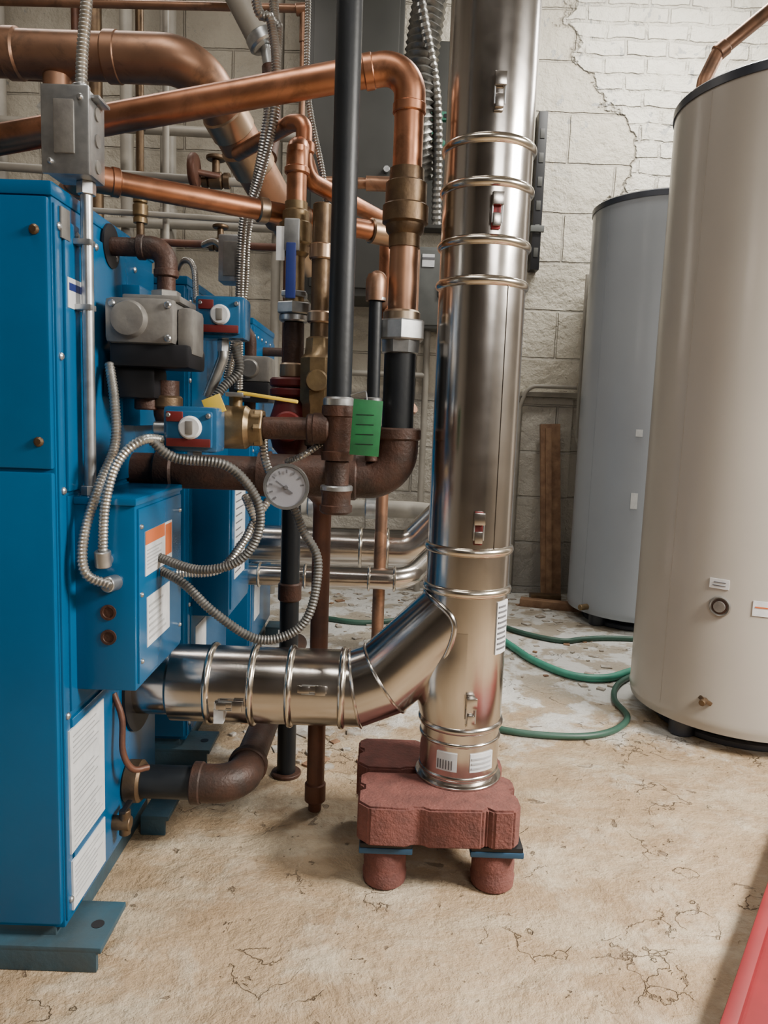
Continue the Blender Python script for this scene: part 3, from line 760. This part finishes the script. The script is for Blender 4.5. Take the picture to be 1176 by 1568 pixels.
a.box((.19, 4.98, 2.19), (.27, 4.985, 2.27), white, 0); a.box((.19, 4.978, 2.235), (.27, 4.981, 2.25), ink, 0); a.box((.30, 4.97, 2.0), (.33, 4.99, 2.08), blackp, .003)
a.box((.10, 5.05, 2.45), (.60, 5.19, 3.6), panelg, .01)
a.cyl((.25, 5.12, 0), (.25, 5.12, 1.81), .022, greyp); a.cyl((.12, 5.12, 1.0), (.12, 5.12, 1.81), .018, rust); a.cyl((-.4, 5.12, 1.5), (.25, 5.12, 1.5), .02, greyp)
a.finish()
a = Asm('wall_strut_channel')
a.box((.915, 5.10, 2.22), (.975, 5.2, 3.22), blackp, .004)
for i in range(6): a.box((.93, 5.095, 2.3+.15*i), (.96, 5.102, 2.36+.15*i), panelg, .001)
a.box((.90, 5.08, 2.46), (.99, 5.11, 2.50), panel2, .003)
a.finish()
a = Asm('wall_conduit_line')
a.pipe([(.905, 5.14, 0), (.905, 5.14, 1.30), (.95, 5.10, 1.455), (1.28, 5.10, 1.455)], .014, greyp, .08)
a.pipe([(1.30, 5.10, 2.2), (1.30, 5.10, 1.1), (1.33, 5.0, 1.0), (1.33, 5.0, .9)], .012, greyp, .05)
a.finish()

# ------------------------------------------------------------------ conduits
a = Asm('conduit_junction_box')
jx, jy = -.645, 1.56
a.box((jx-.046, jy-.04, 1.655), (jx+.044, jy+.045, 1.815), galv, .007)
a.box((jx-.048, jy-.046, 1.652), (jx+.046, jy-.036, 1.818), galv, .004)
a.box((jx-.022, jy-.05, 1.69), (jx+.018, jy-.044, 1.79), alum, .003)
for s_ in (-1, 1): a.screw((jx+s_*.03, jy-.046, 1.735+s_*.06), (0, -1, 0), .006)
for z in (1.68, 1.73, 1.78): a.lathe((jx+.044, jy, z), (1, 0, 0), [(0, .013), (.003, .013)], alum, 16)
a.box((jx+.03, jy-.03, 1.80), (jx+.06, jy+.03, 1.806), galv, .001)
cxx = -.630
a.cyl((cxx, 1.575, 1.014), (cxx, 1.575, 1.66), .0125, galv, 16); a.hexnut((cxx, 1.575, 1.630), (cxx, 1.575, 1.655), .019, galv); a.hexnut((cxx, 1.575, 1.015), (cxx, 1.575, 1.035), .019, galv)
for z in (1.53, 1.40): a.box((X1+.007, 1.56, z), (cxx+.012, 1.59, z+.012), galv, .002)
a.flex([(-.638, 1.575, 1.815), (-.634, 1.575, 1.9), (-.622, 1.58, 2.05), (-.60, 1.6, 2.5), (-.6, 1.6, RH)], .0125, flexm)
a.cyl((-.638, 1.575, 1.81), (-.638, 1.575, 1.84), .018, galv)
a.finish()
a = Asm('flexible_conduit')
a.flex([(-.626, 1.68, 1.30), (-.60, 1.64, 1.21), (-.59, 1.61, 1.12), (-.605, 1.55, 1.03), (-.62, 1.51, .93), (-.612, 1.50, .86), (-.568, 1.52, .832)], .0115, flexm)
a.cyl((-.568, 1.55, .832), (-.575, 1.515, .834), .017, galv)
a.flex([(-.47, 1.645, 1.13), (-.51, 1.56, 1.138), (-.555, 1.53, 1.09), (-.578, 1.52, 1.0), (-.585, 1.52, .89)], .011, flexm)
a.cyl((-.585, 1.52, .905), (-.585, 1.525, .87), .017, galv); a.cyl((-.585, 1.52, .885), (-.585, 1.555, .88), .012, galv)
a.flex([(-.50, 1.58, 1.136), (-.453, 1.59, 1.10), (-.345, 1.61, 1.085), (-.285, 1.64, 1.01), (-.283, 1.65, .93), (-.33, 1.65, .865), (-.42, 1.66, .842), (-.525, 1.70, .86)], .0115, flexd)
a.flex([(-.212, 1.73, .985), (-.19, 1.73, .93), (-.152, 1.72, .86), (-.165, 1.70, .745), (-.21, 1.69, .69), (-.29, 1.68, .678), (-.385, 1.67, .74), (-.46, 1.69, .80), (-.525, 1.72, .825)], .0115, flexd)
a.flex([(-.30, 1.9, .98), (-.33, 1.88, .93), (-.36, 1.87, .87), (-.42, 1.86, .80), (-.525, 1.85, .79)], .012, flexm)
a.flex([(-.36, 1.9, .99), (-.34, 1.88, .955), (-.31, 1.87, .90)], .012, flexm)
a.flex([(-.235, 1.75, 1.09), (-.19, 1.72, 1.11), (-.15, 1.74, 1.14)], .008, flexm)
a.flex([(-.29, 1.75, 1.15), (-.285, 1.74, 1.10), (-.27, 1.75, 1.05)], .011, flexm)
a.finish()
a = Asm('flexible_conduit')
a.flex([(-.417, 2.15, RH), (-.41, 2.15, 2.5), (-.352, 2.15, 2.25), (-.333, 2.13, 2.12), (-.34, 2.13, 1.99), (-.395, 2.18, 1.82), (-.43, 2.2, 1.76), (-.45, 2.25, 1.55), (-.46, 2.3, 1.27)], .014, flexm)
a.flex([(-.375, 2.2, RH), (-.36, 2.2, 2.5), (-.335, 2.16, 2.22), (-.365, 2.14, 1.95), (-.43, 2.25, 1.73), (-.445, 2.28, 1.55), (-.485, 2.25, 1.3)], .014, flexm)
a.box((-.515, 2.25, 1.585), (-.44, 2.33, 1.72), galv, .005); a.box((-.50, 2.245, 1.60), (-.455, 2.252, 1.70), alum, .003)
a.flex([(-.40, 1.95, 1.37), (-.39, 1.95, 1.31), (-.43, 1.93, 1.26), (-.47, 1.9, 1.19)], .013, flexd)
a.flex([(-.62, 2.5, 1.74), (-.56, 2.4, 1.73), (-.50, 2.3, 1.68)], .010, flexm)
a.flex([(-.655, 2.3, 1.60), (-.60, 2.2, 1.63), (-.56, 2.15, 1.60), (-.54, 2.1, 1.50)], .009, flexm)
a.finish()
a = Asm('flexible_conduit')
a.flex([(-.262, 2.2, RH), (-.26, 2.2, 2.4), (-.255, 2.2, 2.1), (-.206, 2.2, 1.87), (-.19, 2.2, 1.70), (-.17, 2.1, 1.3), (-.16, 2.05, 1.1)], .009, flexm)
a.finish()

# ------------------------------------------------------------------ tanks
def tank(name, c, r, H, m, labels=True):
    a = Asm(name); x, y = c
    a.lathe((x, y, .07), (0, 0, 1), [(0, r-.03), (.008, r-.004), (.03, r), (.045, r+.003), (.06, r), (H-.13, r), (H-.115, r)], m, 96)
    a.lathe((x, y, H-.05), (0, 0, 1), [(0, r+.002), (.0, r+.006), (.030, r+.006), (.038, r-.004), (.055, r-.08), (.065, 0)], dark, 96)
    for k in range(3):
        t = math.radians(90+120*k); a.cyl((x+(r-.09)*math.cos(t), y+(r-.09)*math.sin(t), 0), (x+(r-.09)*math.cos(t), y+(r-.09)*math.sin(t), .08), .05, dark, 16)
    a.cyl((x, y, .0), (x, y, .03), r-.10, dark, 40)
    a.patch((x, y), r-.0015, -156, -155.6, .1, H-.06, m, 1)
    return a
T1, r1 = (1.51, 2.99), .43
a = tank('storage_tank', T1, r1, 2.46, tank_a)
def on(c, r, an): t = math.radians(an); return V((c[0]+r*math.cos(t), c[1]+r*math.sin(t), 0)), V((math.cos(t), math.sin(t), 0))
a.patch(T1, r1, -134, -125, .626, .662, white); a.patch(T1, r1+.0015, -132.5, -126.5, .636, .639, ink); a.patch(T1, r1+.0015, -132, -126.5, .648, .651, ink)
p, o = on(T1, r1, -128.3); p.z = .561
a.lathe(p, o, [(0, .038), (.006, .038), (.008, .034), (.004, .029), (.004, .02), (.014, .02), (.014, .0)], alum, 32)
a.lathe(p+o*.0045, o, [(0, .028), (.0012, .028)], iron, 32)
a.patch(T1, r1, -114, -105, .545, .60, white); a.patch(T1, r1+.0015, -113, -106, .575, .58, orange)
p, o = on(T1, r1, -131); p.z = .196
a.box(p-V((.02, .02, .008)), p+V((.02, .02, .008)), bronze, .004, rot=Matrix.Rotation(.5, 3, 'Y')); a.cyl(p, p+o*.04, .012, bronze, 10)
a.pipe([(1.19, 3.1, 2.42), (1.195, 3.1, 2.56), (1.24, 3.1, 2.665), (1.62, 3.1, 2.99), (2.9, 3.1, 3.0)], .027, copper_o, .06)
a.cyl((1.19, 3.1, 2.45), (1.19, 3.1, 2.53), .033, copper_s); a.cyl((1.235, 3.1, 2.66), (1.27, 3.1, 2.69), .032, copper_o)
a.finish()
T2, r2 = (1.607, 4.565), .42
a = tank('storage_tank', T2, r2, 2.50, tank_b)
a.patch(T2, r2, -119, -114, .74, .83, white); a.patch(T2, r2, -119, -114, 1.15, 1.19, white)
a.cyl((1.7, 4.6, 2.5), (1.7, 4.6, 3.0), .03, copper_o)
p, o = on(T2, r2, -150); p.z = .12
a.cyl(p, p+o*.06, .018, brass)
a.finish()

# ------------------------------------------------------------------ wood, hoses, debris, red frame
a = Asm('wood_plank')
R_ = Matrix.Rotation(-.10, 3, 'X') @ Matrix.Rotation(-.045, 3, 'Y')
a.box((1.10, 4.96, .0), (1.235, 5.0, 1.21), wood, .005, rot=R_, piv=(1.17, 4.98, 0))
a.box((1.13, 4.94, .03), (1.17, 4.96, 1.18), wood, .003, rot=R_, piv=(1.17, 4.98, 0))
a.finish()
a = Asm('wood_scrap'); a.box((.92, 4.72, 0), (1.32, 4.80, .05), wood, .004, rot=Matrix.Rotation(-.3, 3, 'Z')); a.box((1.0, 4.82, 0), (1.2, 4.90, .07), bronze, .004); a.finish()
def hose_obj(name, pts, r, m):
    a = Asm(name); a.sweep(catmull([V(p) for p in pts], 14), r, m, 12); return a.finish()
hose_obj('garden_hose', [(.50, 4.25, .02), (.62, 4.1, .02), (.70, 3.85, .02), (.78, 3.6, .02), (.92, 3.40, .02), (1.08, 3.38, .02), (1.25, 3.50, .02), (1.5, 3.65, .02), (1.9, 3.7, .02)], .0185, hose)
hose_obj('garden_hose', [(.2, 4.6, .015), (.55, 4.45, .015), (.80, 4.12, .015), (1.0, 3.98, .015), (1.13, 4.02, .015), (1.27, 4.06, .015), (1.50, 4.06, .015), (1.9, 4.0, .015)], .015, hosed)
hose_obj('garden_hose', [(.35, 2.85, .015), (.48, 2.76, .015), (.62, 2.72, .015), (.80, 2.72, .015), (.94, 2.79, .015), (1.035, 2.93, .015), (1.04, 3.12, .015), (1.12, 3.32, .015), (1.3, 3.52, .015)], .013, hosed)
hose_obj('garden_hose', [(-.40, 4.3, .015), (-.1, 4.2, .015), (.2, 4.35, .015), (.6, 4.7, .015)], .016, hosed)
a = Asm('paint_flake_debris')
for i in range(260):
    x = random.uniform(-.5, 1.2); y = random.uniform(3.2, 5.0)
    if i > 160: x = random.uniform(-.55, -.05); y = random.uniform(2.4, 3.6)
    s_ = random.uniform(.006, .028)
    a.box((x-s_, y-s_*.7, 0), (x+s_, y+s_*.7, random.uniform(.003, .010)), debris if random.random() < .8 else wood, .001, rot=Matrix.Rotation(random.uniform(0, 3), 3, 'Z'))
a.finish()
a = Asm('copper_drain_pipe')
a.pipe([(-.01, 3.1, .0), (-.01, 3.1, 1.15), (.1, 3.0, 1.25)], .026, copper_o, .05); a.cyl((-.01, 3.1, .16), (-.01, 3.1, .22), .045, white)
a.finish()
a = Asm('red_steel_frame')
Rz = Matrix.Rotation(math.atan2(.5, .357), 3, 'Z'); pv = (.72, 1.355, 0)
a.box((.42, 1.055, .004), (1.94, 1.355, .05), redp, .008, rot=Rz, piv=pv)
a.box((.42, 1.32, .004), (1.94, 1.35, .075), redp, .006, rot=Rz, piv=pv)
for i in range(4): a.cyl(V(pv)+Rz@(V((.54+.4*i, 1.20, .05))-V(pv)), V(pv)+Rz@(V((.54+.4*i, 1.20, .062))-V(pv)), .02, galv, 6)
a.finish()

# ------------------------------------------------------------------ lights
def area(name, loc, tgt, sx, sy, e, col, spread=180):
    l = bpy.data.lights.new(name, 'AREA'); l.shape = 'RECTANGLE'; l.size = sx*S; l.size_y = sy*S; l.energy = e*S*S; l.color = col
    l.spread = math.radians(spread)
    o = bpy.data.objects.new(name, l); o.location = V(loc)*S
    o.rotation_euler = (V(tgt)-V(loc)).to_track_quat('-Z', 'Y').to_euler()
    bpy.context.scene.collection.objects.link(o)
area('window_light_right', (2.9, .9, 2.5), (1.0, 1.45, .0), 1.1, 1.0, 290, (1., .95, .87), 125)
area('added_light_side', (2.93, 3.75, 3.1), (.2, 3.6, 2.0), .6, 1.2, 62, (1., .97, .93), 160)  # added light at back right, gives the stack its right-edge highlight
area('window_light_rear', (1.9, -2.4, 2.9), (.9, 2.5, .8), 1.6, 1.0, 70, (1., .95, .89))
area('ceiling_lamp_back', (1.7, 4.0, 4.2), (1.6, 4.6, 0), 1.4, .3, 135, (1., .97, .90))
area('ceiling_lamp_left', (-1.6, 3.6, 4.2), (-1.6, 3.8, 0), 1.4, .3, 30, (1., .93, .85))
area('ceiling_lamp_front', (-.6, .6, 4.2), (-.3, .9, 0), 1.6, .2, 48, (1., .95, .88))
w = bpy.data.worlds.new('world'); w.use_nodes = True; bpy.context.scene.world = w
w.node_tree.nodes['Background'].inputs[0].default_value = (.8, .85, .9, 1); w.node_tree.nodes['Background'].inputs[1].default_value = .3

# ------------------------------------------------------------------ camera
cam = bpy.data.cameras.new('camera'); co = bpy.data.objects.new('camera', cam)
bpy.context.scene.collection.objects.link(co)
cam.sensor_fit = 'VERTICAL'; cam.sensor_height = 36; cam.sensor_width = 27; cam.lens = 26; cam.clip_start = .02
p = math.radians(7.2); ro = .036
fw = V((0, math.cos(p), -math.sin(p))); up = V((0, math.sin(p), math.cos(p))); rt = V((1, 0, 0))
xi = (rt*math.cos(ro)+up*math.sin(ro)); yi = (up*math.cos(ro)-rt*math.sin(ro))
Mx = Matrix((xi, yi, -fw)).transposed().to_4x4(); Mx.translation = V((0, 0, 1.2))*S
co.matrix_world = Mx
bpy.context.scene.camera = co
